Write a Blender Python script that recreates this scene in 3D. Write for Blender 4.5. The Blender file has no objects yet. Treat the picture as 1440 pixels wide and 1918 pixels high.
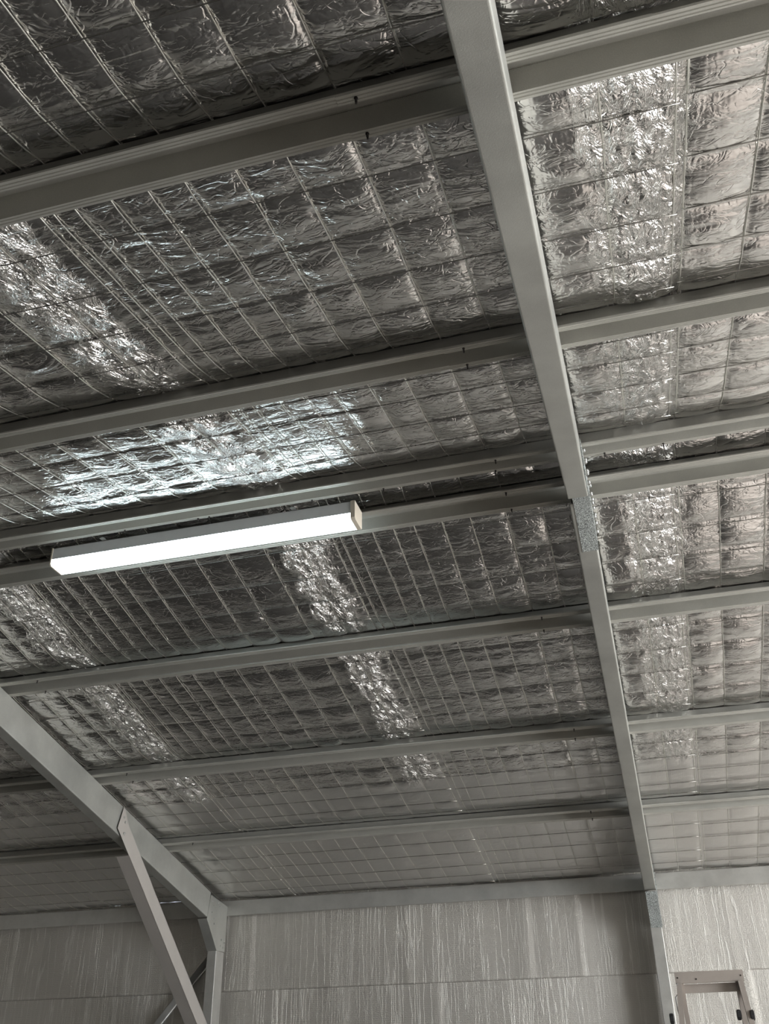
import bpy, bmesh, math, random
import numpy as np
from mathutils import Vector, Matrix

# ------------------------------------------------------------------ camera, light, exposure
SC = bpy.context.scene
COL = SC.collection
CAMZ = 1.6
PITCH, YAW, ROLL, FPX = 0.5518, -0.26305, -0.01406, 1802.63
cam_data = bpy.data.cameras.new('camera')
cam = bpy.data.objects.new('camera', cam_data)
COL.objects.link(cam)
cam_data.sensor_fit = 'VERTICAL'
cam_data.sensor_height = 24.0
cam_data.lens = FPX / 1918.0 * 24.0
cam_data.clip_start = 0.05
_f = Vector((math.sin(YAW) * math.cos(PITCH), math.cos(YAW) * math.cos(PITCH), math.sin(PITCH)))
_r = Vector((math.cos(YAW), -math.sin(YAW), 0))
_u = _r.cross(_f)
_r2 = math.cos(ROLL) * _r + math.sin(ROLL) * _u
_u2 = -math.sin(ROLL) * _r + math.cos(ROLL) * _u
M = Matrix((( _r2.x, _u2.x, -_f.x, 0), (_r2.y, _u2.y, -_f.y, 0), (_r2.z, _u2.z, -_f.z, CAMZ), (0, 0, 0, 1)))
cam.matrix_world = M
SC.camera = cam

SC.view_settings.view_transform = 'Standard'
SC.view_settings.look = 'None'
SC.view_settings.gamma = 1.0
SC.view_settings.use_curve_mapping = False
SC.view_settings.exposure = 0.12
SC.cycles.use_denoising = True
SC.cycles.max_bounces = 8
SC.cycles.diffuse_bounces = 4
SC.cycles.glossy_bounces = 5
SC.cycles.sample_clamp_indirect = 6.0
SC.cycles.caustics_reflective = False
SC.cycles.caustics_refractive = False

world = bpy.data.worlds.new('sky')
SC.world = world
world.use_nodes = True
wbg = world.node_tree.nodes['Background']
wbg.inputs[0].default_value = (0.80, 0.90, 1.0, 1)
wbg.inputs[1].default_value = 1.6

sun_d = bpy.data.lights.new('sun', 'SUN')
sun_d.energy = 27.0
sun_d.angle = 0.01
sun_d.color = (1.0, 0.97, 0.94)
sun = bpy.data.objects.new('sun', sun_d)
COL.objects.link(sun)
# sunlight comes in low through the open gable end on the right
_sd = Vector((-0.88, 0.18, -0.41)).normalized()
sun.rotation_euler = _sd.to_track_quat('-Z', 'Y').to_euler()

door_d = bpy.data.lights.new('daylight_through_door', 'AREA')
door_d.shape = 'RECTANGLE'
door_d.size = 7.0
door_d.size_y = 2.7
door_d.energy = 1350
door_d.color = (0.93, 0.97, 1.0)
door_l = bpy.data.objects.new('daylight_through_door', door_d)
COL.objects.link(door_l)
door_l.location = (6.82, 2.85, 1.45)
door_l.rotation_euler = Vector((-1, 0, 0)).to_track_quat('-Z', 'Z').to_euler()

# ------------------------------------------------------------------ dimensions (metres)
YR, ZR = 3.4946, 2.31 + CAMZ       # ridge of the purlin seat plane
A = 0.19757                        # roof pitch
CA, SA = math.cos(A), math.sin(A)
WB, HH = 0.1427, 0.061             # purlin width, height
PUR = {  # name: (side, near-edge distance from ridge, far-edge distance)
    'P0': (-1, 3.405, 3.262), 'P1': (-1, 2.309, 2.166), 'P2': (-1, 1.170, 1.027), 'P3': (-1, 0.2215, 0.079),
    'P4': (1, 0.081, 0.2237), 'P5': (1, 1.026, 1.169), 'P6': (1, 2.164, 2.307), 'P7': (1, 3.262, 3.405)}
XL0, XL1 = -3.630, -3.551          # left frame flange span
XR0, XR1 = -0.1415, -0.0585        # right frame flange span
DR = 0.198                         # rafter depth
YW = 7.945                         # inner face of far eave beam
YWALL = 7.992
YBACK = 2 * YR - YWALL
XMIN, XMAX = -7.15, 6.85
ZE_T, ZE_B = 1.474 + CAMZ, 1.350 + CAMZ


def SP(side, t, d, x):
    """point on a slope: t metres down from the ridge, d metres below the purlin seat plane"""
    return Vector((x, YR + side * t * CA - side * d * SA, ZR - t * SA - d * CA))


# ------------------------------------------------------------------ materials
def new_mat(name):
    m = bpy.data.materials.new(name)
    m.use_nodes = True
    nt = m.node_tree
    b = nt.nodes['Principled BSDF']
    return m, nt, b


def N(nt, kind, **kw):
    n = nt.nodes.new(kind)
    for k, v in kw.items():
        if k.startswith('i_'):
            key = k[2:]
            key = int(key) if key.isdigit() else key.replace('_', ' ')
            n.inputs[key].default_value = v
        else:
            setattr(n, k, v)
    return n


def L(nt, a, b):
    nt.links.new(a, b)


def math_n(nt, op, a, b=None, clamp=False):
    n = nt.nodes.new('ShaderNodeMath')
    n.operation = op
    n.use_clamp = clamp
    for i, v in enumerate((a, b)):
        if v is None:
            continue
        if isinstance(v, (int, float)):
            n.inputs[i].default_value = v
        else:
            L(nt, v, n.inputs[i])
    return n.outputs[0]


def steel(name, col, rough=0.45, metal=0.7, blotch=0.12, spangle=0.0, scale=9.0):
    m, nt, b = new_mat(name)
    tc = N(nt, 'ShaderNodeTexCoord')
    n1 = N(nt, 'ShaderNodeTexNoise', i_Scale=scale, i_Detail=4.0, i_Roughness=0.6)
    L(nt, tc.outputs['Object'], n1.inputs['Vector'])
    n2 = N(nt, 'ShaderNodeTexNoise', i_Scale=(420.0 if spangle == 0 else 210.0), i_Detail=2.0)
    L(nt, tc.outputs['Object'], n2.inputs['Vector'])
    fac = math_n(nt, 'MULTIPLY', math_n(nt, 'SUBTRACT', n1.outputs[0], 0.5), blotch * 4)
    fac2 = math_n(nt, 'MULTIPLY', math_n(nt, 'SUBTRACT', n2.outputs[0], 0.5), 0.25 + spangle * 5)
    s = math_n(nt, 'ADD', math_n(nt, 'ADD', fac, fac2), 1.0)
    mix = N(nt, 'ShaderNodeMix', data_type='RGBA', blend_type='MULTIPLY')
    mix.inputs['Factor'].default_value = 1.0
    mix.inputs['A'].default_value = (*col, 1)
    comb = N(nt, 'ShaderNodeCombineColor')
    for i in range(3):
        L(nt, s, comb.inputs[i])
    L(nt, comb.outputs[0], mix.inputs['B'])
    L(nt, mix.outputs['Result'], b.inputs['Base Color'])
    b.inputs['Metallic'].default_value = metal
    r = math_n(nt, 'ADD', math_n(nt, 'MULTIPLY', n1.outputs[0], 0.25), rough - 0.12)
    L(nt, r, b.inputs['Roughness'])
    bp = N(nt, 'ShaderNodeBump', i_Strength=0.15 + spangle, i_Distance=0.002)
    L(nt, n2.outputs[0], bp.inputs['Height'])
    L(nt, bp.outputs[0], b.inputs['Normal'])
    return m


M_STEEL = steel('galvanised_steel', (0.50, 0.49, 0.46), 0.42, 0.55)
M_PURLIN = steel('galvanised_purlin', (0.53, 0.52, 0.475), 0.45, 0.45, 0.06)
M_RAFTER = steel('galvanised_rafter', (0.50, 0.50, 0.465), 0.40, 0.6, 0.14, scale=5.0)
M_SPANGLE = steel('speckled_galvanised_bracket', (0.44, 0.47, 0.46), 0.5, 0.4, 0.1, 0.8)
M_STRUT = steel('painted_brown_steel', (0.52, 0.48, 0.44), 0.5, 0.2, 0.04)
M_WIRE = steel('galvanised_wire', (0.34, 0.33, 0.31), 0.27, 1.0, 0.05)
M_WIRE_LONG_LIT = steel('lit_galvanised_wire', (0.78, 0.77, 0.72), 0.30, 1.0, 0.05)  # same wire as the cross wires; side-light glint put into the paler colour
M_ALU = steel('aluminium_ladder', (0.40, 0.35, 0.31), 0.45, 0.4, 0.05)


def plain(name, col, rough=0.5, metal=0.0, noise=0.05):
    m, nt, b = new_mat(name)
    tc = N(nt, 'ShaderNodeTexCoord')
    n = N(nt, 'ShaderNodeTexNoise', i_Scale=30.0, i_Detail=3.0)
    L(nt, tc.outputs['Object'], n.inputs['Vector'])
    mx = N(nt, 'ShaderNodeMix', data_type='RGBA')
    L(nt, n.outputs[0], mx.inputs['Factor'])
    mx.inputs['A'].default_value = (*[c * (1 - noise) for c in col], 1)
    mx.inputs['B'].default_value = (*[min(1, c * (1 + noise)) for c in col], 1)
    L(nt, mx.outputs['Result'], b.inputs['Base Color'])
    b.inputs['Roughness'].default_value = rough
    b.inputs['Metallic'].default_value = metal
    return m


M_SCREW = plain('dark_screw', (0.035, 0.03, 0.028), 0.4, 0.5)
M_BOLT = plain('zinc_bolt', (0.55, 0.55, 0.53), 0.3, 0.9)
M_BLACK = plain('black_plastic', (0.015, 0.015, 0.016), 0.45)
M_HOUSING = plain('white_housing', (0.86, 0.87, 0.88), 0.4)
M_CAP = plain('cream_end_cap', (0.80, 0.72, 0.60), 0.45)

m, nt, b = new_mat('lit_diffuser')
b.inputs['Base Color'].default_value = (0.9, 0.9, 0.9, 1)
b.inputs['Emission Color'].default_value = (0.80, 0.95, 1.0, 1)
b.inputs['Emission Strength'].default_value = 10.0
M_DIFF = m

# concrete floor
m, nt, b = new_mat('concrete_floor')
tc = N(nt, 'ShaderNodeTexCoord')
n1 = N(nt, 'ShaderNodeTexNoise', i_Scale=0.9, i_Detail=6.0, i_Roughness=0.65)
L(nt, tc.outputs['Object'], n1.inputs['Vector'])
cr = N(nt, 'ShaderNodeValToRGB')
cr.color_ramp.elements[0].position = 0.3
cr.color_ramp.elements[0].color = (0.085, 0.07, 0.062, 1)
cr.color_ramp.elements[1].position = 0.7
cr.color_ramp.elements[1].color = (0.25, 0.235, 0.215, 1)
L(nt, n1.outputs[0], cr.inputs[0])
L(nt, cr.outputs[0], b.inputs['Base Color'])
b.inputs['Roughness'].default_value = 0.6
M_FLOOR = m
M_GROUND = plain('pale_gravel_ground', (0.52, 0.47, 0.40), 0.9, 0.0, 0.2)
M_SHEET = plain('painted_sheet_steel', (0.62, 0.60, 0.55), 0.5, 0.1)

# crumple bands: where two blankets meet
BANDS = [(-4.72, -4.56), (-3.115, -2.95), (-1.515, -1.355), (0.10, 0.30), (1.66, 1.84)]


def foil_roof():
    m, nt, b = new_mat('crinkled_roof_foil')
    b.inputs['Metallic'].default_value = 1.0
    b.inputs['Base Color'].default_value = (0.80, 0.79, 0.775, 1)
    tc = N(nt, 'ShaderNodeTexCoord')
    sep = N(nt, 'ShaderNodeSeparateXYZ')
    L(nt, tc.outputs['Object'], sep.inputs[0])
    X = sep.outputs[0]
    # mask of crumple bands
    wob = N(nt, 'ShaderNodeTexNoise', i_Scale=6.0, i_Detail=3.0)
    L(nt, tc.outputs['Object'], wob.inputs['Vector'])
    xw = math_n(nt, 'ADD', X, math_n(nt, 'MULTIPLY', math_n(nt, 'SUBTRACT', wob.outputs[0], 0.5), 0.16))
    mask = None
    for a0, a1 in BANDS:
        c, h = (a0 + a1) / 2, (a1 - a0) / 2
        v = math_n(nt, 'ABSOLUTE', math_n(nt, 'SUBTRACT', xw, c))
        v = math_n(nt, 'SUBTRACT', 1.0, math_n(nt, 'MULTIPLY', math_n(nt, 'SUBTRACT', v, h), 22.0), True)
        v = math_n(nt, 'MAXIMUM', math_n(nt, 'MINIMUM', v, 1.0), 0.0)
        mask = v if mask is None else math_n(nt, 'MAXIMUM', mask, v)
    yw = math_n(nt, 'ADD', sep.outputs[1], math_n(nt, 'MULTIPLY', math_n(nt, 'SUBTRACT', wob.outputs[0], 0.5), 0.12))
    dull = math_n(nt, 'MULTIPLY', math_n(nt, 'SUBTRACT', yw, 6.13), 14.0, True)
    dull = math_n(nt, 'MINIMUM', math_n(nt, 'MAXIMUM', dull, 0.0), 1.0)
    mask = math_n(nt, 'MULTIPLY', mask, math_n(nt, 'SUBTRACT', 1.0, dull))

    def crease(scale, sx, sy, detail, dist):
        mp = N(nt, 'ShaderNodeMapping')
        mp.inputs['Scale'].default_value = (sx, sy, sy)
        L(nt, tc.outputs['Object'], mp.inputs['Vector'])
        n = N(nt, 'ShaderNodeTexNoise', i_Scale=scale, i_Detail=detail, i_Roughness=0.55, i_Distortion=dist)
        L(nt, mp.outputs[0], n.inputs['Vector'])
        v = math_n(nt, 'ABSOLUTE', math_n(nt, 'SUBTRACT', n.outputs[0], 0.5))
        return v
    # long soft creases running mostly along the sheet, and finer crinkles
    c1 = crease(7.0, 0.6, 1.3, 3.0, 0.8)
    c2 = crease(13.0, 0.9, 1.1, 2.5, 0.9)
    c2 = math_n(nt, 'MINIMUM', c2, 0.045)
    c4 = math_n(nt, 'MINIMUM', crease(31.0, 0.8, 1.1, 2.0, 0.6), 0.06)
    vor = N(nt, 'ShaderNodeTexVoronoi', feature='F1', i_Scale=24.0)
    mp = N(nt, 'ShaderNodeMapping')
    mp.inputs['Scale'].default_value = (1.5, 0.75, 0.75)
    L(nt, tc.outputs['Object'], mp.inputs['Vector'])
    L(nt, mp.outputs[0], vor.inputs['Vector'])
    c3 = crease(15.0, 1.7, 0.8, 4.0, 1.6)
    h_soft = math_n(nt, 'ADD', math_n(nt, 'MULTIPLY', c1, 0.019), math_n(nt, 'MULTIPLY', c2, 0.025))
    h_soft = math_n(nt, 'ADD', h_soft, math_n(nt, 'MULTIPLY', c4, 0.007))
    h_hard = math_n(nt, 'ADD', math_n(nt, 'MULTIPLY', vor.outputs['Distance'], 0.008), math_n(nt, 'MULTIPLY', c3, 0.042))
    # crinkling varies from place to place
    var = N(nt, 'ShaderNodeTexNoise', i_Scale=1.7, i_Detail=2.0)
    L(nt, tc.outputs['Object'], var.inputs['Vector'])
    amp = math_n(nt, 'MULTIPLY', var.outputs[0], 1.5)
    amp = math_n(nt, 'MULTIPLY', amp, math_n(nt, 'SUBTRACT', 1.0, math_n(nt, 'MULTIPLY', dull, 0.65)))
    # the sheet right of the long rafter is pulled smoother
    rt = math_n(nt, 'MINIMUM', math_n(nt, 'MAXIMUM', math_n(nt, 'MULTIPLY', math_n(nt, 'ADD', X, 0.1), 10.0), 0.0), 1.0)
    amp = math_n(nt, 'MULTIPLY', amp, math_n(nt, 'SUBTRACT', 1.0, math_n(nt, 'MULTIPLY', rt, 0.3)))
    h_hard = math_n(nt, 'MULTIPLY', h_hard, math_n(nt, 'SUBTRACT', 1.0, math_n(nt, 'MULTIPLY', rt, 0.45)))
    h = math_n(nt, 'ADD', math_n(nt, 'MULTIPLY', h_soft, amp), math_n(nt, 'MULTIPLY', h_hard, mask))
    # fine scrim grid of the laminate
    wv = N(nt, 'ShaderNodeTexWave', wave_type='BANDS', bands_direction='X', i_Scale=26.0, i_Distortion=1.2, i_Detail=1.0)
    L(nt, tc.outputs['Object'], wv.inputs['Vector'])
    h = math_n(nt, 'ADD', h, math_n(nt, 'MULTIPLY', wv.outputs[1], 0.00007))
    bp = N(nt, 'ShaderNodeBump', i_Strength=1.0, i_Distance=1.0)
    L(nt, h, bp.inputs['Height'])
    L(nt, bp.outputs[0], b.inputs['Normal'])
    rn = math_n(nt, 'ADD', math_n(nt, 'MULTIPLY', var.outputs[0], 0.16), 0.12)
    rn = math_n(nt, 'ADD', rn, math_n(nt, 'MULTIPLY', dull, 0.14))
    L(nt, rn, b.inputs['Roughness'])
    return m


def foil_wall():
    m, nt, b = new_mat('ribbed_wall_foil')
    b.inputs['Metallic'].default_value = 0.65
    tc = N(nt, 'ShaderNodeTexCoord')
    # sheets differ slightly: tone per vertical strip
    sep = N(nt, 'ShaderNodeSeparateXYZ')
    L(nt, tc.outputs['Object'], sep.inputs[0])
    mp = N(nt, 'ShaderNodeMapping')
    mp.inputs['Scale'].default_value = (1, 1, 0.035)
    L(nt, tc.outputs['Object'], mp.inputs['Vector'])
    # shift the pattern between upper and lower course of sheets
    up = math_n(nt, 'GREATER_THAN', sep.outputs[2], 2.39)
    cv = N(nt, 'ShaderNodeCombineXYZ')
    L(nt, math_n(nt, 'MULTIPLY', up, 3.7), cv.inputs[0])
    va = N(nt, 'ShaderNodeVectorMath', operation='ADD')
    L(nt, mp.outputs[0], va.inputs[0])
    L(nt, cv.outputs[0], va.inputs[1])
    wob = N(nt, 'ShaderNodeTexNoise', i_Scale=9.0, i_Detail=3.0)
    L(nt, tc.outputs['Object'], wob.inputs['Vector'])
    vb = N(nt, 'ShaderNodeVectorMath', operation='MULTIPLY_ADD')
    L(nt, wob.outputs[1], vb.inputs[0])
    vb.inputs[1].default_value = (0.02, 0, 0)
    L(nt, va.outputs[0], vb.inputs[2])
    lines = N(nt, 'ShaderNodeTexNoise', i_Scale=24.0, i_Detail=2.0, i_Roughness=0.5)
    L(nt, vb.outputs[0], lines.inputs['Vector'])
    ln = math_n(nt, 'ABSOLUTE', math_n(nt, 'SUBTRACT', lines.outputs[0], 0.5))
    ln = math_n(nt, 'SUBTRACT', 1.0, math_n(nt, 'MULTIPLY', ln, 42.0), True)
    ln = math_n(nt, 'MAXIMUM', ln, 0.0)
    patch = N(nt, 'ShaderNodeTexNoise', i_Scale=2.2, i_Detail=1.0)
    L(nt, va.outputs[0], patch.inputs['Vector'])
    ln = math_n(nt, 'MULTIPLY', ln, math_n(nt, 'MULTIPLY', patch.outputs[0], 1.15))
    g = N(nt, 'ShaderNodeTexNoise', i_Scale=150.0, i_Detail=3.0, i_Roughness=0.7)
    L(nt, tc.outputs['Object'], g.inputs['Vector'])
    wz = N(nt, 'ShaderNodeTexWave', wave_type='BANDS', bands_direction='Z', i_Scale=22.0, i_Distortion=1.5, i_Detail=2.0)
    L(nt, tc.outputs['Object'], wz.inputs['Vector'])
    big = N(nt, 'ShaderNodeTexNoise', i_Scale=1.6, i_Detail=2.0)
    L(nt, tc.outputs['Object'], big.inputs['Vector'])
    h = math_n(nt, 'ADD', math_n(nt, 'MULTIPLY', ln, 0.0016), math_n(nt, 'MULTIPLY', g.outputs[0], 0.0042))
    h = math_n(nt, 'ADD', h, math_n(nt, 'MULTIPLY', wz.outputs[1], 0.0003))
    bp = N(nt, 'ShaderNodeBump', i_Strength=1.0, i_Distance=1.0)
    L(nt, h, bp.inputs['Height'])
    L(nt, bp.outputs[0], b.inputs['Normal'])
    mx = N(nt, 'ShaderNodeMix', data_type='RGBA')
    L(nt, ln, mx.inputs['Factor'])
    mx.inputs['A'].default_value = (0.50, 0.475, 0.435, 1)
    mx.inputs['B'].default_value = (0.74, 0.72, 0.675, 1)
    L(nt, mx.outputs['Result'], b.inputs['Base Color'])
    L(nt, math_n(nt, 'ADD', math_n(nt, 'MULTIPLY', big.outputs[0], 0.2), 0.33), b.inputs['Roughness'])
    return m


M_FOIL = foil_roof()
M_WFOIL = foil_wall()


# ------------------------------------------------------------------ helpers
def tag(o, label=None, cat=None, group=None, kind=None):
    if label: o['label'] = label
    if cat: o['category'] = cat
    if group: o['group'] = group
    if kind: o['kind'] = kind
    return o


def obj(name, me_or_bm, mat, parent=None, smooth=False):
    if isinstance(me_or_bm, bmesh.types.BMesh):
        me = bpy.data.meshes.new(name)
        bmesh.ops.recalc_face_normals(me_or_bm, faces=me_or_bm.faces)
        me_or_bm.to_mesh(me)
        me_or_bm.free()
    else:
        me = me_or_bm
    o = bpy.data.objects.new(name, me)
    COL.objects.link(o)
    me.materials.append(mat)
    if smooth:
        me.polygons.foreach_set('use_smooth', [True] * len(me.polygons))
    if parent is not None:
        o.parent = parent
        o.matrix_parent_inverse = Matrix.Identity(4)
        if parent.location.length > 0 or parent.rotation_euler.to_matrix() != Matrix.Identity(3):
            o.matrix_parent_inverse = parent_matrix(parent).inverted()
    return o


def parent_matrix(o):
    return Matrix.LocRotScale(o.location, o.rotation_euler, o.scale)


def empty(name, loc):
    o = bpy.data.objects.new(name, None)
    COL.objects.link(o)
    o.location = loc
    o.empty_display_size = 0.05
    return o


def round_poly(pts, r, n=3):
    """open polyline with rounded inner corners"""
    out = [Vector(pts[0])]
    for i in range(1, len(pts) - 1):
        p, q, s = Vector(pts[i - 1]), Vector(pts[i]), Vector(pts[i + 1])
        d1, d2 = (p - q), (s - q)
        rr = min(r, d1.length * 0.45, d2.length * 0.45)
        a, c = q + d1.normalized() * rr, q + d2.normalized() * rr
        for k in range(n + 1):
            t = k / n
            out.append(a * (1 - t) ** 2 + q * 2 * t * (1 - t) + c * t * t)
    out.append(Vector(pts[-1]))
    return out


def sheet(pts, th):
    """closed outline of a thin folded sheet following the open polyline pts"""
    n = len(pts)
    off = []
    for i in range(n):
        if i == 0: d = pts[1] - pts[0]
        elif i == n - 1: d = pts[-1] - pts[-2]
        else: d = (pts[i + 1] - pts[i]).normalized() + (pts[i] - pts[i - 1]).normalized()
        d = d.normalized() if d.length > 1e-9 else Vector((1, 0))
        off.append(pts[i] + Vector((-d.y, d.x)) * th)
    return list(pts), off


def extrude_sheet(bm, pts, th, mapf0, mapf1):
    """pts 2-D; mapf0/mapf1 map a 2-D point to 3-D at both ends"""
    a, c = sheet(pts, th)
    rings = []
    for mf in (mapf0, mapf1):
        rings.append(([bm.verts.new(mf(p)) for p in a], [bm.verts.new(mf(p)) for p in c]))
    n = len(a)
    (a0, c0), (a1, c1) = rings
    for i in range(n - 1):
        bm.faces.new((a0[i], a0[i + 1], a1[i + 1], a1[i]))
        bm.faces.new((c0[i + 1], c0[i], c1[i], c1[i + 1]))
        bm.faces.new((a0[i + 1], a0[i], c0[i], c0[i + 1]))
        bm.faces.new((a1[i], a1[i + 1], c1[i + 1], c1[i]))
    for k in (0, n - 1):
        bm.faces.new((a0[k], a1[k], c1[k], c0[k]))


def box(bm, c, ax, ay, az):
    c = Vector(c)
    ax, ay, az = Vector(ax), Vector(ay), Vector(az)
    v = [bm.verts.new(c + sx * ax + sy * ay + sz * az) for sx in (-1, 1) for sy in (-1, 1) for sz in (-1, 1)]
    for f in ((0, 1, 3, 2), (4, 6, 7, 5), (0, 4, 5, 1), (2, 3, 7, 6), (0, 2, 6, 4), (1, 5, 7, 3)):
        bm.faces.new([v[i] for i in f])


def aabb(bm, x0, x1, y0, y1, z0, z1):
    box(bm, ((x0 + x1) / 2, (y0 + y1) / 2, (z0 + z1) / 2), ((x1 - x0) / 2, 0, 0), (0, (y1 - y0) / 2, 0), (0, 0, (z1 - z0) / 2))


def tube(bm, pts, r, n=6, radii=None, cap=True):
    pts = [Vector(p) for p in pts]
    rings = []
    for i, p in enumerate(pts):
        d = (pts[min(i + 1, len(pts) - 1)] - pts[max(i - 1, 0)]).normalized()
        up = Vector((0, 0, 1)) if abs(d.z) < 0.9 else Vector((1, 0, 0))
        s = d.cross(up).normalized()
        t = s.cross(d)
        rr = radii[i] if radii else r
        rings.append([bm.verts.new(p + rr * (math.cos(2 * math.pi * k / n) * s + math.sin(2 * math.pi * k / n) * t)) for k in range(n)])
    for a, c in zip(rings, rings[1:]):
        for k in range(n):
            bm.faces.new((a[k], a[(k + 1) % n], c[(k + 1) % n], c[k]))
    if cap:
        bm.faces.new(rings[0][::-1])
        bm.faces.new(rings[-1])


def plate(bm, poly, nrm, th):
    """flat plate: polygon of 3-D points thickened along nrm"""
    nrm = Vector(nrm) * th
    a = [bm.verts.new(Vector(p)) for p in poly]
    c = [bm.verts.new(Vector(p) + nrm) for p in poly]
    bm.faces.new(a[::-1])
    bm.faces.new(c)
    for i in range(len(a)):
        j = (i + 1) % len(a)
        bm.faces.new((a[i], a[j], c[j], c[i]))


def bolt(parent, p, nrm, name='bolt', r=0.009, h=0.009, mat=None, tail=0.0):
    """hexagon bolt head on a washer, standing out along nrm"""
    bm = bmesh.new()
    p, nrm = Vector(p), Vector(nrm).normalized()
    tube(bm, [p, p + nrm * 0.002], r * 1.35, 12)
    tube(bm, [p + nrm * 0.002, p + nrm * (0.002 + h * 0.85), p + nrm * (0.002 + h)], r, 6, radii=[r, r, r * 0.85])
    if tail:
        tube(bm, [p + nrm * h, p + nrm * (h + tail)], r * 0.5, 8)
    return obj(name, bm, mat or M_BOLT, parent)


def tek(parent, p, nrm, ln=0.017):
    """screw point poking out of the sheet: threaded shank and drill tip"""
    bm = bmesh.new()
    p, nrm = Vector(p), Vector(nrm).normalized()
    pts, rad = [p - nrm * 0.001, p + nrm * 0.0015, p + nrm * 0.0016], [0.0046, 0.0046, 0.0026]
    k = 0.002
    while k < ln * 0.62:
        pts += [p + nrm * k, p + nrm * (k + 0.0009), p + nrm * (k + 0.0018)]
        rad += [0.0024, 0.0034, 0.0024]
        k += 0.0022
    pts += [p + nrm * (ln * 0.7), p + nrm * (ln * 0.93), p + nrm * ln]
    rad += [0.0026, 0.0024, 0.0004]
    tube(bm, pts, 0.003, 8, radii=rad)
    return obj('screw', bm, M_SCREW, parent)


# ------------------------------------------------------------------ setting: floor, walls, ground
bm = bmesh.new()
aabb(bm, XMIN, XMAX, YBACK, YWALL, -0.12, 0)
tag(obj('floor', bm, M_FLOOR), kind='structure')
bm = bmesh.new()
aabb(bm, -14, 40, -20, 28, -0.3, -0.13)
tag(obj('ground', bm, M_GROUND), kind='structure')


def wall_grid(name, p0, ux, uz, w, h, seams, parent_thick, seed):
    """foil lined wall with lapped sheets: slight bulge between seams"""
    rng = np.random.RandomState(seed)
    nx, nz = int(w / 0.05), int(h / 0.05)
    xs = np.linspace(0, w, nx + 1)
    zs = np.linspace(0, h, nz + 1)
    nrm = Vector(ux).cross(Vector(uz))
    bm = bmesh.new()
    box(bm, Vector(p0) + Vector(ux) * w / 2 + Vector(uz) * h / 2 + nrm * (-parent_thick / 2 - 0.03), Vector(ux) * w / 2, Vector(uz) * h / 2, nrm * parent_thick / 2)
    return bm


def vnoise2(x, y, seed):
    """smooth value noise, arrays of any shape"""
    rng = np.random.RandomState(seed)
    T = rng.rand(256, 256)
    xi, yi = np.floor(x).astype(int), np.floor(y).astype(int)
    fx, fy = x - xi, y - yi
    fx, fy = fx * fx * (3 - 2 * fx), fy * fy * (3 - 2 * fy)
    a = T[xi % 256, yi % 256]
    b_ = T[(xi + 1) % 256, yi % 256]
    c = T[xi % 256, (yi + 1) % 256]
    d = T[(xi + 1) % 256, (yi + 1) % 256]
    return (a * (1 - fx) + b_ * fx) * (1 - fy) + (c * (1 - fx) + d * fx) * fy


def ridged(x, y, seed, octaves=3):
    s, amp, tot = 0, 1.0, 0
    for k in range(octaves):
        s = s + amp * (1 - np.abs(2 * vnoise2(x * 2 ** k, y * 2 ** k, seed + k) - 1))
        tot += amp
        amp *= 0.5
    return s / tot


def grid_mesh(name, P, mat, kind=None):
    """P: (n, m, 3) array -> smooth grid mesh"""
    n, m_ = P.shape[:2]
    me = bpy.data.meshes.new(name)
    me.vertices.add(n * m_)
    me.vertices.foreach_set('co', P.reshape(-1).astype(np.float32))
    i = np.arange(n - 1)[:, None] * m_ + np.arange(m_ - 1)[None, :]
    q = np.stack([i, i + 1, i + m_ + 1, i + m_], -1).reshape(-1, 4)
    me.loops.add(q.size)
    me.loops.foreach_set('vertex_index', q.reshape(-1).astype(np.int32))
    me.polygons.add(len(q))
    me.polygons.foreach_set('loop_start', (np.arange(len(q)) * 4).astype(np.int32))
    me.update(calc_edges=True)
    me.polygons.foreach_set('use_smooth', np.ones(len(q), bool))
    me.materials.append(mat)
    o = bpy.data.objects.new(name, me)
    COL.objects.link(o)
    if kind: o['kind'] = kind
    return o


# far wall: foil in two lapped courses
def far_wall():
    xs = np.arange(XMIN, XMAX + 0.001, 0.02)
    zs = np.concatenate([np.arange(0, 2.38, 0.04), [2.385, 2.3895, 2.3905], np.arange(2.40, 3.10, 0.02)])
    Xg, Zg = np.meshgrid(xs, zs, indexing='ij')
    bul = 0.010 * (vnoise2(Xg * 3.1 + 9, Zg * 0.6 + (Zg > 2.39) * 17, 5) - 0.5)
    bul += 0.004 * (vnoise2(Xg * 11 + (Zg > 2.39) * 31, Zg * 0.8, 6) - 0.5)
    lap = np.where(Zg > 2.39, 0.0, 0.006) * 1.0
    rng = np.random.RandomState(8)
    for course, sel in ((0, Zg > 2.39), (1, Zg <= 2.39)):
        e = [XMIN - 0.3]
        while e[-1] < XMAX: e.append(e[-1] + rng.choice([0.38, 0.55, 0.76, 0.95]))
        e = np.array(e)
        i = np.clip(np.searchsorted(e, Xg) - 1, 0, len(e) - 2)
        u = (Xg - e[i]) / (e[i + 1] - e[i])
        tilt = rng.uniform(0.001, 0.009, len(e))[i]
        bul = bul + np.where(sel, -tilt * u ** 3, 0)
    Y = YWALL + bul + lap
    return grid_mesh('wall_far', np.stack([Xg, Y, Zg], -1), M_WFOIL, 'structure')


far_wall()
bm = bmesh.new()
aabb(bm, XMIN, XMAX, YWALL + 0.02, YWALL + 0.06, 0, 3.10)
tag(obj('wall_cladding_far', bm, M_SHEET), kind='structure').name = 'wall_far_cladding'
bm = bmesh.new()
aabb(bm, XMIN, XMAX, YBACK - 0.04, YBACK, 0, 3.10)
tag(obj('wall_near', bm, M_WFOIL), kind='structure')


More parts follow.
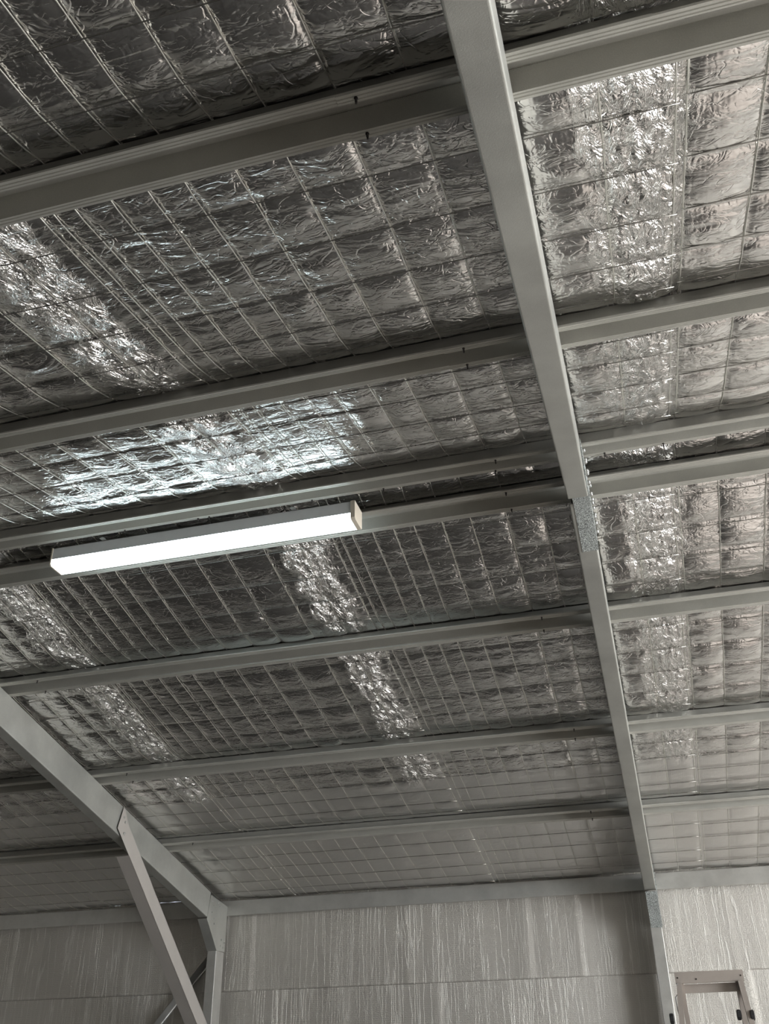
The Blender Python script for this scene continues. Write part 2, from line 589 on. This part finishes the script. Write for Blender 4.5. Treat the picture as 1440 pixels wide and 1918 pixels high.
def gable(name, x0, x1, opening=None):
    bm = bmesh.new()
    zt = ZR + 0.10
    ze = 3.10
    y0, y1 = YBACK, YWALL

    def prof(y):
        return zt - abs(y - YR) * math.tan(A)
    cuts = [y0, YR, y1] if not opening else sorted([y0, opening[0], YR, opening[1], y1])
    for a_, b_ in zip(cuts, cuts[1:]):
        zb = 0 if not opening or b_ <= opening[0] + 1e-6 or a_ >= opening[1] - 1e-6 else opening[2]
        poly = [(x0, a_, zb), (x0, b_, zb), (x0, b_, prof(b_)), (x0, a_, prof(a_))]
        plate(bm, poly, (1, 0, 0), x1 - x0)
    return tag(obj(name, bm, M_WFOIL), kind='structure')


gable('wall_left', XMIN - 0.05, XMIN)
gable('wall_right', XMAX, XMAX + 0.05, (-0.65, 6.4, 2.85))

# roof sheet above the blanket
bm = bmesh.new()
for s in (-1, 1):
    a_, b_ = SP(s, 0, -0.16, XMIN - 0.1), SP(s, 4.62, -0.16, XMIN - 0.1)
    c_, d_ = SP(s, 4.62, -0.16, XMAX + 0.1), SP(s, 0, -0.16, XMAX + 0.1)
    plate(bm, [a_, b_, c_, d_], (0, 0, 1), 0.02)
tag(obj('ceiling_roof_sheet', bm, M_SHEET), kind='structure').name = 'ceiling_sheeting'

# ------------------------------------------------------------------ safety mesh wire positions (metres)
ROLLS = [
    ('far left', [-6.00, -5.80, -5.60, -5.46, -5.33, -5.20, -5.07, -4.94, -4.81, -4.70, -4.62], 0.000),
    ('left', [-4.58, -4.45, -4.32, -4.19, -4.06, -3.92, -3.75, -3.585, -3.425, -3.275, -3.125, -3.02, -2.925], 0.012),
    ('middle', [-2.895, -2.822, -2.723, -2.622, -2.515, -2.413, -2.280, -2.145, -1.980, -1.815, -1.620, -1.435, -1.272], -0.006),
    ('right', [-1.232, -1.172, -1.072, -0.971, -0.871, -0.738, -0.606, -0.440, -0.275, -0.075, 0.126, 0.296], 0.0),
    ('far right', [0.321, 0.492, 0.690, 0.885, 1.05, 1.18, 1.31, 1.44, 1.54, 1.64, 1.74, 1.84], 0.022),
    ('gable side', [1.87, 2.05, 2.25, 2.45, 2.62, 2.79, 2.92, 3.05, 3.15, 3.25, 3.35], 0.004)]
ALLX = sorted(x for _, xs, _ in ROLLS for x in xs)
NEAR_ROWS = [0.06, 0.26, 0.41, 0.605, 0.805, 0.955, 1.20, 1.392, 1.583, 1.793, 2.003, 2.20, 2.407, 2.59, 2.79, 2.99, 3.19, 3.39, 3.59, 3.79, 3.99, 4.19, 4.39]
FAR_ROWS = [0.10, 0.304, 0.527, 0.725, 0.918, 1.08, 1.285, 1.50, 1.715, 1.925, 2.10, 2.30, 2.495, 2.685, 2.86, 3.04, 3.21, 3.44, 3.66, 3.87, 4.10, 4.29, 4.44]


def sag(side, t):
    """how far mesh and blanket hang below the purlin crowns"""
    edges = sorted([(max(v[1], v[2]), min(v[1], v[2])) for v in PUR.values() if v[0] == side])
    spans = []
    lo = 0.0
    for hi_e, lo_e in sorted(edges, key=lambda e: e[1]):
        spans.append((lo, lo_e + 0.030))
        lo = hi_e - 0.030
    spans.append((lo, 4.56))
    t = np.asarray(t, float)
    out = np.zeros_like(t)
    for a_, b_ in spans:
        w = b_ - a_
        if w < 0.02: continue
        u = np.clip((t - a_) / w, 0, 1)
        mid = 0.024 if w > 0.5 else 0.005
        # flat belly that climbs to the crown at both ends, more gently on the side facing away from the camera
        lo_w, hi_w = (0.17, 0.07) if side < 0 else (0.07, 0.17)
        e = np.minimum(np.clip(u * w / lo_w, 0, 1), np.clip((1 - u) * w / hi_w, 0, 1))
        out = np.maximum(out, np.where((t >= a_) & (t <= b_), mid * e, 0))
    return out


def axis(vals, lo, hi, fine, coarse, f0, f1):
    a = [lo]
    while a[-1] < hi:
        a.append(a[-1] + (fine if f0 <= a[-1] <= f1 else coarse))
    a[-1] = hi
    return np.array(a)


def cell_coord(v, lines):
    lines = np.asarray(lines)
    i = np.clip(np.searchsorted(lines, v) - 1, 0, len(lines) - 2)
    w = lines[i + 1] - lines[i]
    return np.clip((v - lines[i]) / w, 0, 1), w, i


def blanket(side, rows):
    xs = [XMIN]
    while xs[-1] < XMAX:
        x = xs[-1]
        st = 0.04
        if -5.4 < x < 1.3:
            st = 0.010
            if any(a0 - 0.05 < x < a1 + 0.05 for a0, a1 in BANDS): st = 0.005
        xs.append(x + st)
    xs[-1] = XMAX
    xs = np.array(xs)
    ts = axis(None, 0.0, 4.56, 0.008, 0.03, -1, 2.95 if side < 0 else 4.6)
    Xg, Tg = np.meshgrid(xs, ts, indexing='ij')
    u, wu, iu = cell_coord(Xg, ALLX)
    v, wv, iv = cell_coord(Tg, [-0.1] + rows + [4.7])
    base = sag(side, Tg)
    bulge = (4 * u * (1 - u)) ** 0.55 * (4 * v * (1 - v)) ** 0.5 * np.clip(np.minimum(wu, 0.2) / 0.12, 0, 1)
    h_cell = vnoise2(iu * 7.3 + 0.5, iv * 3.1 + 0.5, 3 + side)
    dullg = np.clip((Tg - 2.7) / 0.1, 0, 1) if side > 0 else np.zeros_like(Tg)
    d = base + bulge * (0.004 + 0.009 * h_cell) * (1 - 0.4 * dullg) * np.clip(wu / 0.12, 0.8, 1.9)
    # creases
    s0 = 40 + side
    cr = ridged(Xg * 5.5 + 3, Tg * 11 + 7, s0, 3)
    d += 0.006 * (1 - 0.7 * dullg) * (cr - 0.6) * (0.4 + vnoise2(Xg * 1.9, Tg * 2.3, s0 + 9))
    cr2 = ridged(Xg * 14 + Tg * 5, Tg * 17 - Xg * 4, s0 + 20, 2)
    d += 0.0020 * (1 - 0.7 * dullg) * (cr2 - 0.6)
    # crumpled bands where the blankets meet
    band = np.zeros_like(Xg)
    xw = Xg + 0.05 * (vnoise2(Xg * 8, Tg * 6, 77) - 0.5)
    for a0, a1 in BANDS:
        band = np.maximum(band, np.clip(np.minimum(xw - a0, a1 - xw) / 0.03, 0, 1))
    band = band * (1 - dullg)
    cb = ridged(Xg * 34 + 2 * vnoise2(Xg * 9, Tg * 9, 5), Tg * 17, 90 + side, 3)
    d += band * (0.010 * (cb - 0.55) + 0.004)
    # nothing pokes through the purlin crowns
    for s_, n_, f_ in PUR.values():
        if s_ != side: continue
        a_, b_ = min(n_, f_) + 0.036, max(n_, f_) - 0.036
        k = np.clip(np.minimum(Tg - a_, b_ - Tg) / 0.012 + 1, 0, 1)
        d = d * (1 - k) + (-0.004) * k
    # the loose end of the blanket lifts off the eave beam
    d -= np.clip((Tg - 4.36) / 0.16, 0, 1) * (0.008 + 0.022 * vnoise2(Xg * 1.3 + 5, Tg * 0, 61))
    # the wires lie below the foil: press the foil up along each wire
    D = -HH - 0.0035 + d           # distance below seat plane
    Y = YR + side * Tg * CA - side * D * SA
    Z = ZR - Tg * SA - D * CA
    # both slopes meet at the ridge
    Y = np.where(Tg < 1e-6, YR, Y)
    return grid_mesh('ceiling', np.stack([Xg, Y, Z], -1), M_FOIL, 'structure')


blanket(-1, NEAR_ROWS)
blanket(1, FAR_ROWS)

# ------------------------------------------------------------------ safety mesh
roll_words = {
    'far left': 'wire safety mesh roll left of the left steel frame, under the foil roof blanket',
    'left': 'wire safety mesh roll crossing the left steel frame under the foil blanket',
    'middle': 'wire safety mesh roll under the foil blanket, above the lit batten light',
    'right': 'wire safety mesh roll under the foil, crossing the long right rafter',
    'far right': 'wide-spaced dark-looking wire mesh roll under bright foil at the right edge',
    'gable side': 'wire safety mesh roll under the foil beside the open gable end'}
rnd = random.Random(4)
for rname, xs, off in ROLLS:
    root = empty('safety_mesh', (sum(xs) / len(xs), YR, ZR + HH))
    tag(root, roll_words[rname], 'wire mesh', 'rolls of roof safety mesh')
    for x in xs:
        bm = bmesh.new()
        pts = []
        for side, T in ((-1, 4.5), (1, 4.5)):
            seq = list(np.arange(0.04, T, 0.05))
            for s__, n_, f_ in PUR.values():
                if s__ == side:
                    a_, b_ = min(n_, f_) + 0.030, max(n_, f_) - 0.030
                    seq = [q for q in seq if q < a_ - 0.004 or q > b_ + 0.004] + [a_ - 0.002, a_, (a_ + b_) / 2, b_, b_ + 0.002]
            seq = np.array(sorted(seq, reverse=side < 0))
            sg = sag(side, seq)
            w = 0.0035 * (vnoise2(seq * 6 + x * 31, seq * 0 + x * 7, 11) - 0.5)
            for t, s_, ww in zip(seq, sg, w):
                pts.append(SP(side, float(t), -HH + float(s_) - 0.0034 + 0.0084 * min(1.0, float(s_) / 0.006), x + float(ww)))
        tube(bm, pts, 0.0020, 6)
        obj('long_wire', bm, M_WIRE_LONG_LIT, root, True)
    for side, rows in ((-1, NEAR_ROWS), (1, FAR_ROWS)):
        for t in rows:
            tt = t + off
            bm = bmesh.new()
            x0, x1 = xs[0] - 0.008, xs[-1] + 0.008
            npt = int((x1 - x0) / 0.06)
            s_ = float(sag(side, np.array([tt]))[0])
            ph = rnd.random() * 9
            pts = []
            for k in range(npt + 1):
                x = x0 + (x1 - x0) * k / npt
                pts.append(SP(side, tt + 0.003 * math.sin(x * 2.3 + ph), -HH + s_ + 0.0068, x))
            tube(bm, pts, 0.0018, 6)
            obj('cross_wire', bm, M_WIRE, root, True)

# ------------------------------------------------------------------ purlins
# half profile of the top-hat section: brim with two rolled ribs, web, crown.  (u across, h up)
BR = 0.0285


def hat_profile():
    half = [(0.0, 0.0045), (0.0012, 0.0), (0.0085, 0.0), (0.0100, 0.0022), (0.0120, 0.0022), (0.0135, 0.0),
            (0.0190, 0.0), (0.0205, 0.0020), (0.0220, 0.0020), (0.0235, 0.0), (BR, 0.0), (BR + 0.010, HH - 0.002)]
    pts = half + [(WB - u, h) for u, h in reversed(half)]
    return [Vector(p) for p in pts]


HAT = hat_profile()


def make_purlin(key, x0, x1, drop, label, screws=()):
    side, n_, f_ = PUR[key]
    t0 = min(n_, f_)
    bm = bmesh.new()
    extrude_sheet(bm, HAT, 0.0012, lambda p: SP(side, t0 + p.x, -p.y + drop, x0), lambda p: SP(side, t0 + p.x, -p.y + drop, x1))
    o = obj('roof_purlin', bm, M_PURLIN)
    tag(o, label, 'purlin', 'galvanised top-hat roof purlins')
    nrm = SP(side, 0, 1, 0) - SP(side, 0, 0, 0)
    for x, which in screws:
        nearer = (t0 + 0.016) if which == 'in' else (t0 + WB - 0.016)
        tek(o, SP(side, nearer, drop + 0.0005, x), nrm)
    return o


# screw positions; 'in' = brim on the ridge side
SCR = {
    'P1': [(-0.387, 'out'), (-0.393, 'in')], 'P2': [(-0.364, 'out'), (-0.372, 'in')],
    'P3': [(-0.408, 'out'), (-0.425, 'in'), (0.032, 'in'), (0.269, 'in')],
    'P4': [(-0.411, 'in'), (-0.405, 'out')], 'P5': [(-0.395, 'in'), (-0.40, 'out')],
    'P6': [(-0.374, 'in'), (-0.38, 'out')], 'P7': [(-0.399, 'in'), (-0.40, 'out')], 'P0': []}
LSCR = {'P5': [(-3.30, 'in'), (-3.31, 'out')], 'P6': [(-3.30, 'in'), (-3.31, 'out')], 'P7': [(-3.31, 'in')]}
PW = {
    'P0': 'lowest on the near slope, overhead',
    'P1': 'topmost wide one in the photo',
    'P2': 'second down from the top',
    'P3': 'just above the batten light',
    'P4': 'just behind the batten light',
    'P5': 'first below the batten light',
    'P6': 'second below the batten light',
    'P7': 'nearest to the far eave beam'}
for key in PUR:
    make_purlin(key, -3.90, 0.24, 0.0, 'long purlin between the frames, ' + PW[key])
    make_purlin(key, -0.43, XMAX - 0.01, 0.0022, 'purlin right of the long rafter, ' + PW[key], SCR[key])
    make_purlin(key, XMIN + 0.01, -3.29, 0.0022, 'purlin left of the left frame, ' + PW[key], LSCR.get(key, []))
# small lamp-fixing screws along the ridge purlin above the batten

# ------------------------------------------------------------------ eave beams
def eave_beam(y_face, sgn, label):
    bm = bmesh.new()
    zt, zb = ZE_T, ZE_B
    prof = round_poly([(0.012, zb + 0.016), (0.0, zb + 0.004), (0.0, zt), (0.045, zt + 0.001)], 0.004)
    prof = [Vector((0.030, zb + 0.018))] + prof
    extrude_sheet(bm, prof, 0.0015, lambda p: Vector((XMIN + 0.01, y_face + sgn * p.x, p.y)), lambda p: Vector((XMAX - 0.01, y_face + sgn * p.x, p.y)))
    o = obj('eave_beam', bm, M_STEEL)
    tag(o, label, 'beam')
    return o


eave_beam(YW, 1, 'flat grey steel eave beam along the top of the far foil wall')
eave_beam(2 * YR - YW, -1, 'flat grey steel eave beam along the top of the wall behind the camera')

# ------------------------------------------------------------------ portal frames


def c_profile(w, d, lip=0.016, r=0.006):
    """C section, web on the +x side; x from 0 (open side) to w, y = depth 0..d (down)"""
    return round_poly([(0.0, lip), (0.0, 0.0), (w, 0.0), (w, d), (0.0, d), (0.0, d - lip)], r, 4)


def make_rafter(side, t0, t1, x0, x1, label):
    bm = bmesh.new()
    prof = c_profile(x1 - x0, DR - 0.001)
    extrude_sheet(bm, prof, -0.002 if False else 0.002, lambda p: SP(side, t0, p.y + 0.001, x0 + p.x), lambda p: SP(side, t1, p.y + 0.001, x0 + p.x))
    o = obj('rafter', bm, M_RAFTER)
    tag(o, label, 'rafter')
    return o


FR = [('left', XL0, XL1), ('right', XR0, XR1), ('outer', 3.30, 3.383)]
rafter_labels = {
    ('left', -1): 'near-slope rafter of the left frame, rising to the ridge beyond the left edge',
    ('left', 1): 'slanting grey C-section rafter at lower left, braced by the brown strut',
    ('right', -1): 'wide pale near-slope rafter from the top of the photo down to the ridge',
    ('right', 1): 'slim far-slope rafter from the speckled ridge bracket down to the right column',
    ('outer', -1): 'near-slope rafter of the outermost frame, beyond the right edge',
    ('outer', 1): 'far-slope rafter of the outermost frame, beyond the right edge'}
for fn, x0, x1 in FR:
    rn = make_rafter(-1, 4.19, 0.145, x0, x1, rafter_labels[(fn, -1)])
    rf = make_rafter(1, 0.02, 4.19, x0, x1, rafter_labels[(fn, 1)])
    # apex bracket: folded sleeve under the ridge joint, with bolted side plate
    bm = bmesh.new()
    xa, xb = x0 + 0.018, x1 + 0.0045
    # underside strip following both slopes
    zn = lambda p: p
    th = 0.0025
    p0 = SP(-1, 0.30, DR - 0.006, 0); p1 = SP(-1, 0.140, DR - 0.006, 0)
    zk = ZR - (DR + 0.002) / CA
    pk = Vector((0, YR, zk)); p2 = SP(1, 0.335, DR + 0.002, 0)
    seq = [p0, p1, SP(-1, 0.135, DR - 0.001, 0), pk, p2]
    for a_, b_ in zip(seq, seq[1:]):
        poly = [(xa, a_.y, a_.z), (xb - 0.001, a_.y, a_.z), (xb - 0.001, b_.y, b_.z), (xa, b_.y, b_.z)]
        plate(bm, poly, (0, 0, 1), th)
    o = obj('apex_bracket', bm, M_SPANGLE)
    tag(o, ('speckled galvanised ridge bracket joining the two right-hand rafters' if fn == 'right'
            else 'speckled galvanised ridge bracket joining the two left-hand rafters' if fn == 'left'
            else 'speckled galvanised ridge bracket of the outermost frame beyond the right edge'), 'bracket')
    bm = bmesh.new()
    sidep = [SP(-1, 0.33, 0.022, xb - 0.003), SP(-1, 0.33, DR - 0.02, xb - 0.003), Vector((xb - 0.003, YR, zk + 0.012)),
             SP(1, 0.335, DR + 0.001, xb - 0.003), SP(1, 0.335, 0.022, xb - 0.003), Vector((xb - 0.003, YR, ZR - 0.022))]
    plate(bm, sidep, (1, 0, 0), 0.003)
    obj('side_plate', bm, M_SPANGLE, o)
    bm = bmesh.new()
    cs = [(0.030, xb), (0.052, xb + 0.012), (0.068, xb + 0.032), (0.076, xb + 0.060), (0.078, xb + 0.085)]
    for (ta, xa_), (tb, xb_) in zip(cs, cs[1:]):
        plate(bm, [SP(-1, ta, 0.004, xa_), SP(-1, tb, 0.004, xb_), SP(-1, tb + 0.010, 0.004, xb_), SP(-1, ta + 0.010, 0.004, xa_ + 0.004)], (0, 0, 1), 0.002)
    obj('strap', bm, M_PURLIN, o)
    for s_ in (-1, 1):
        for t_ in (0.07, 0.17, 0.27):
            for d_ in (0.05, 0.10, 0.15):
                bolt(o, SP(s_, t_, d_ + (0.012 if t_ < 0.1 else 0), xb), (1, 0, 0), tail=0.006)

# knees (haunch brackets) and columns on the far wall and near wall
for fn, x0, x1 in FR:
    for side in (1, -1):
        def Q(y, z, x):
            return Vector((x, y if side > 0 else 2 * YR - y, z + CAMZ))
        speck = fn == 'right'
        mat = M_SPANGLE if speck else M_RAFTER
        root = empty('knee_bracket', Q(7.80, 1.28, (x0 + x1) / 2))
        lab = {('left', 1): 'smooth grey haunch bracket with bolts, left frame, where rafter meets column',
               ('right', 1): 'speckled haunch bracket at the top of the right column',
               ('left', -1): 'haunch bracket of the left frame on the wall behind the camera',
               ('right', -1): 'haunch bracket of the right frame on the wall behind the camera',
               ('outer', 1): 'haunch bracket of the outermost frame on the far wall, beyond the right edge',
               ('outer', -1): 'haunch bracket of the outermost frame behind the camera'}[(fn, side)]
        tag(root, lab, 'bracket')
        xo = x1 + 0.0005
        bm = bmesh.new()
        plate(bm, [Q(7.604, 1.466, xo), Q(7.56, 1.280, xo), Q(7.787, 1.072, xo), Q(7.942, 1.078, xo), Q(7.942, 1.425, xo)], (1, 0, 0), 0.003)
        obj('side_plate', bm, mat, root)
        bm = bmesh.new()
        xi = x0 + (0.006 if speck else 0.002)
        ny = Vector((0, 0.68 * side, 0.733))
        plate(bm, [Q(7.556, 1.279, xi), Q(7.784, 1.070, xi), Q(7.784, 1.070, xo + 0.003), Q(7.556, 1.279, xo + 0.003)], ny, 0.003)
        obj('front_plate', bm, mat, root)
        for (yy, zz) in ((7.64, 1.42), (7.68, 1.395), (7.745, 1.425), (7.785, 1.405), (7.645, 1.34), (7.69, 1.30), (7.70, 1.26),
                         (7.86, 1.16), (7.92, 1.145), (7.85, 1.115), (7.90, 1.105)):
            bolt(root, Q(yy, zz, xo + 0.003), (1, 0, 0), r=0.006, h=0.005)
        # column
        bm = bmesh.new()
        prof = c_profile(x1 - x0, 0.152)
        ya = 7.787
        zt = 1.078 + CAMZ
        extrude_sheet(bm, prof, 0.002, lambda p: Q(ya + p.y, 1.425, x0 + p.x) if False else Q(ya + p.y, 1.072, x0 + p.x), lambda p: Q(ya + p.y, -CAMZ, x0 + p.x))
        o = obj('column', bm, M_STEEL)
        tag(o, {('left', 1): 'grey steel column below the smooth bolted haunch bracket, left frame',
                ('right', 1): 'grey steel column below the speckled haunch bracket, beside the ladder',
                ('left', -1): 'grey steel column of the left frame behind the camera',
                ('right', -1): 'grey steel column of the right frame behind the camera',
                ('outer', 1): 'grey steel column of the outermost frame on the far wall',
                ('outer', -1): 'grey steel column of the outermost frame behind the camera'}[(fn, side)], 'column')

# ------------------------------------------------------------------ diagonal strut from rafter to column (left frame)
st = empty('diagonal_strut', (-3.58, 6.9, 1.2 + CAMZ))
tag(st, 'brown-grey folded steel strut running from the left rafter down to its column', 'brace')
a0, a1 = Vector((0, 6.00, 1.640 + CAMZ)), Vector((0, 7.787, 0.325 + CAMZ))
dv = (a1 - a0).normalized()
nv = Vector((0, -dv.z, dv.y))      # towards upper right
if nv.z < 0: nv = -nv
XS = -3.538
bm = bmesh.new()
W1 = 0.122
b0 = Vector((0, 6.063, 1.792 + CAMZ))
end_up = a1 + Vector((0, 0, W1 / dv.y))
plate(bm, [(XS, *(a0 + dv * 0.012).yz), (XS, *a1.yz), (XS, *end_up.yz), (XS, *(a0 + nv * W1 + dv * 0.10).yz), (XS, *b0.yz)], (-1, 0, 0), 0.0025)
obj('web', bm, M_STRUT, st)
bm = bmesh.new()
c0 = a0 + dv * 0.255
plate(bm, [(XS, *c0.yz), (XS - 0.098, *c0.yz), (XS - 0.098, *a1.yz), (XS, *a1.yz)], nv, 0.0025)
obj('lower_flange', bm, M_STRUT, st)
bm = bmesh.new()
c1 = a0 + nv * W1 + dv * 0.62
plate(bm, [(XS, *c1.yz), (XS - 0.098, *c1.yz), (XS - 0.098, *end_up.yz), (XS, *end_up.yz)], -nv, 0.0025)
obj('upper_flange', bm, M_STRUT, st)
for p in ((6.075, 1.72), (6.10, 1.69), (6.10, 1.615)):
    bolt(st, (XS, p[0], p[1] + CAMZ), (1, 0, 0), r=0.008, h=0.007)

# wall brace behind the left column
bm = bmesh.new()
bA, bB = Vector((-3.640, 7.955, 1.075 + CAMZ)), Vector((-5.50, 7.955, -1.02 + CAMZ))
bd = (bB - bA).normalized()
bn = bd.cross(Vector((0, 1, 0))).normalized()
prof = round_poly([(-0.030, 0.0), (-0.030, -0.022), (0.030, -0.022), (0.030, 0.0)], 0.012, 5)
extrude_sheet(bm, prof, 0.002, lambda p: bA + bn * p.x + Vector((0, p.y, 0)), lambda p: bB + bn * p.x + Vector((0, p.y, 0)))
tag(obj('wall_brace', bm, M_STEEL, None, True), 'grey rounded brace running down left across the foil wall behind the strut', 'brace')

# ------------------------------------------------------------------ batten light
lx0, lx1 = -2.572, -1.068
ly0, ly1 = 3.450, 3.556
lz0, lzm, lz1 = 2.192 + CAMZ, 2.224 + CAMZ, 2.283 + CAMZ
lt = empty('batten_light', ((lx0 + lx1) / 2, (ly0 + ly1) / 2, lz1))
tag(lt, 'long glowing white batten light fixed under the two ridge purlins', 'light')
bm = bmesh.new()
hp = round_poly([(ly0, lzm - 0.001), (ly0, lz1), (ly1, lz1), (ly1, lzm - 0.001)], 0.004)
extrude_sheet(bm, hp, -0.002, lambda p: Vector((lx0, p.x, p.y)), lambda p: Vector((lx1, p.x, p.y)))
obj('housing', bm, M_HOUSING, lt)
bm = bmesh.new()
dp = round_poly([(ly0 + 0.001, lzm), (ly0 + 0.001, lz0), (ly1 - 0.001, lz0), (ly1 - 0.001, lzm)], 0.010, 5)
extrude_sheet(bm, dp, 0.002, lambda p: Vector((lx0 + 0.004, p.x, p.y)), lambda p: Vector((lx1 - 0.006, p.x, p.y)))
obj('diffuser', bm, M_DIFF, lt)
for xa, xb in ((lx0 - 0.004, lx0 + 0.003), (lx1 - 0.016, lx1 + 0.004)):
    bm = bmesh.new()
    c = 0.007
    poly = [(ly0 - 0.002, lz1 + 0.001), (ly0 - 0.002, lz0 + c), (ly0 + c, lz0 - 0.002), (ly1 - c, lz0 - 0.002), (ly1 + 0.002, lz0 + c), (ly1 + 0.002, lz1 + 0.001)]
    plate(bm, [(xa, *q) for q in poly], (1, 0, 0), xb - xa)
    obj('end_cap', bm, M_CAP, lt)
for x in (-2.30, -1.35):
    bm = bmesh.new()
    aabb(bm, x - 0.012, x + 0.012, ly0 - 0.025, ly1 + 0.02, lz1, lz1 + 0.0015)
    obj('mounting_strap', bm, M_BOLT, lt)
# stray screw points in the ridge purlin above the light
pr = [o for o in bpy.data.objects if o.name.startswith('roof_purlin') and 'just above the batten' in o.get('label', '') and 'between the frames' in o.get('label', '')][0]
nrm = SP(-1, 0, 1, 0) - SP(-1, 0, 0, 0)
for x in (-2.17, -1.80, -1.745, -1.25, -0.92):
    tek(pr, SP(-1, 0.079 + 0.012, 0.0005, x), nrm, 0.013)

# ------------------------------------------------------------------ folding ladder by the far wall
ld = empty('step_ladder', (0.17, 6.3, 0))
tag(ld, 'tan aluminium folding ladder with black knobs standing before the far wall', 'ladder')
ZT = 0.643 + CAMZ
YL = 6.50


def rail_pts(xt, splay, yt, lean, z_top=ZT - 0.05):
    return Vector((xt, yt, z_top)), Vector((xt + splay * z_top, yt - lean * z_top, 0.0))


bm = bmesh.new()
aabb(bm, -0.019, 0.366, YL - 0.012, YL + 0.012, ZT - 0.060, ZT)
top = obj('top_bar', bm, M_ALU, ld)
for x, z in ((-0.004, ZT - 0.030), (0.350, ZT - 0.030), (0.100, ZT - 0.040)):
    bm = bmesh.new()
    tube(bm, [(x, YL - 0.0145, z), (x, YL - 0.011, z)], 0.0045, 10)
    obj('rivet', bm, M_SCREW, top)


def ladder_rail(xt, w, splay, lean, yt, mat=M_ALU, ztop=ZT - 0.058, name='rail'):
    bm = bmesh.new()
    p, q = rail_pts(xt, splay, yt, lean, ztop)
    d = (q - p)
    box(bm, (p + q) / 2, Vector((w / 2, 0, 0)), Vector((0, 0.030, 0)), d / 2)
    return obj(name, bm, mat, ld)


ladder_rail(0.000, 0.030, -0.085, 0.16, YL)
ladder_rail(0.344, 0.030, 0.080, 0.16, YL)
ladder_rail(0.012, 0.026, 0.02, -0.22, YL + 0.05)
ladder_rail(0.330, 0.026, 0.02, -0.22, YL + 0.05)
bm = bmesh.new()
aabb(bm, 0.014, 0.330, YL + 0.03, YL + 0.05, ZT - 0.108, ZT - 0.062)
obj('rear_bar', bm, M_ALU, ld)
for k in range(1, 7):
    z = ZT - 0.058 - 0.30 * k
    if z < 0.1: break
    y = YL - 0.16 * (ZT - 0.058 - z)
    sp = 0.085 * (ZT - 0.058 - z)
    bm = bmesh.new()
    aabb(bm, 0.0 - sp, 0.344 + sp, y - 0.035, y + 0.035, z - 0.012, z + 0.012)
    obj('rung', bm, M_ALU, ld)
for x, z, y in ((-0.070, 0.40, YL - 0.045), (0.302, 0.41, YL - 0.02), (0.372, 0.405, YL - 0.045)):
    bm = bmesh.new()
    tube(bm, [(x - 0.012, y, z + CAMZ), (x - 0.008, y, z + CAMZ), (x + 0.008, y, z + CAMZ), (x + 0.012, y, z + CAMZ)], 0.03, 14, radii=[0.022, 0.028, 0.028, 0.022])
    obj('knob', bm, M_BLACK, ld)
bm = bmesh.new()
tube(bm, [(-0.012, YL - 0.03, ZT - 0.06), (-0.012, YL - 0.03, ZT - 0.11), (-0.032, YL - 0.04, ZT - 0.135), (-0.030, YL - 0.045, ZT - 0.20), (-0.022, YL - 0.05, ZT - 0.26)], 0.0025, 6)
obj('cord', bm, M_BLACK, ld)
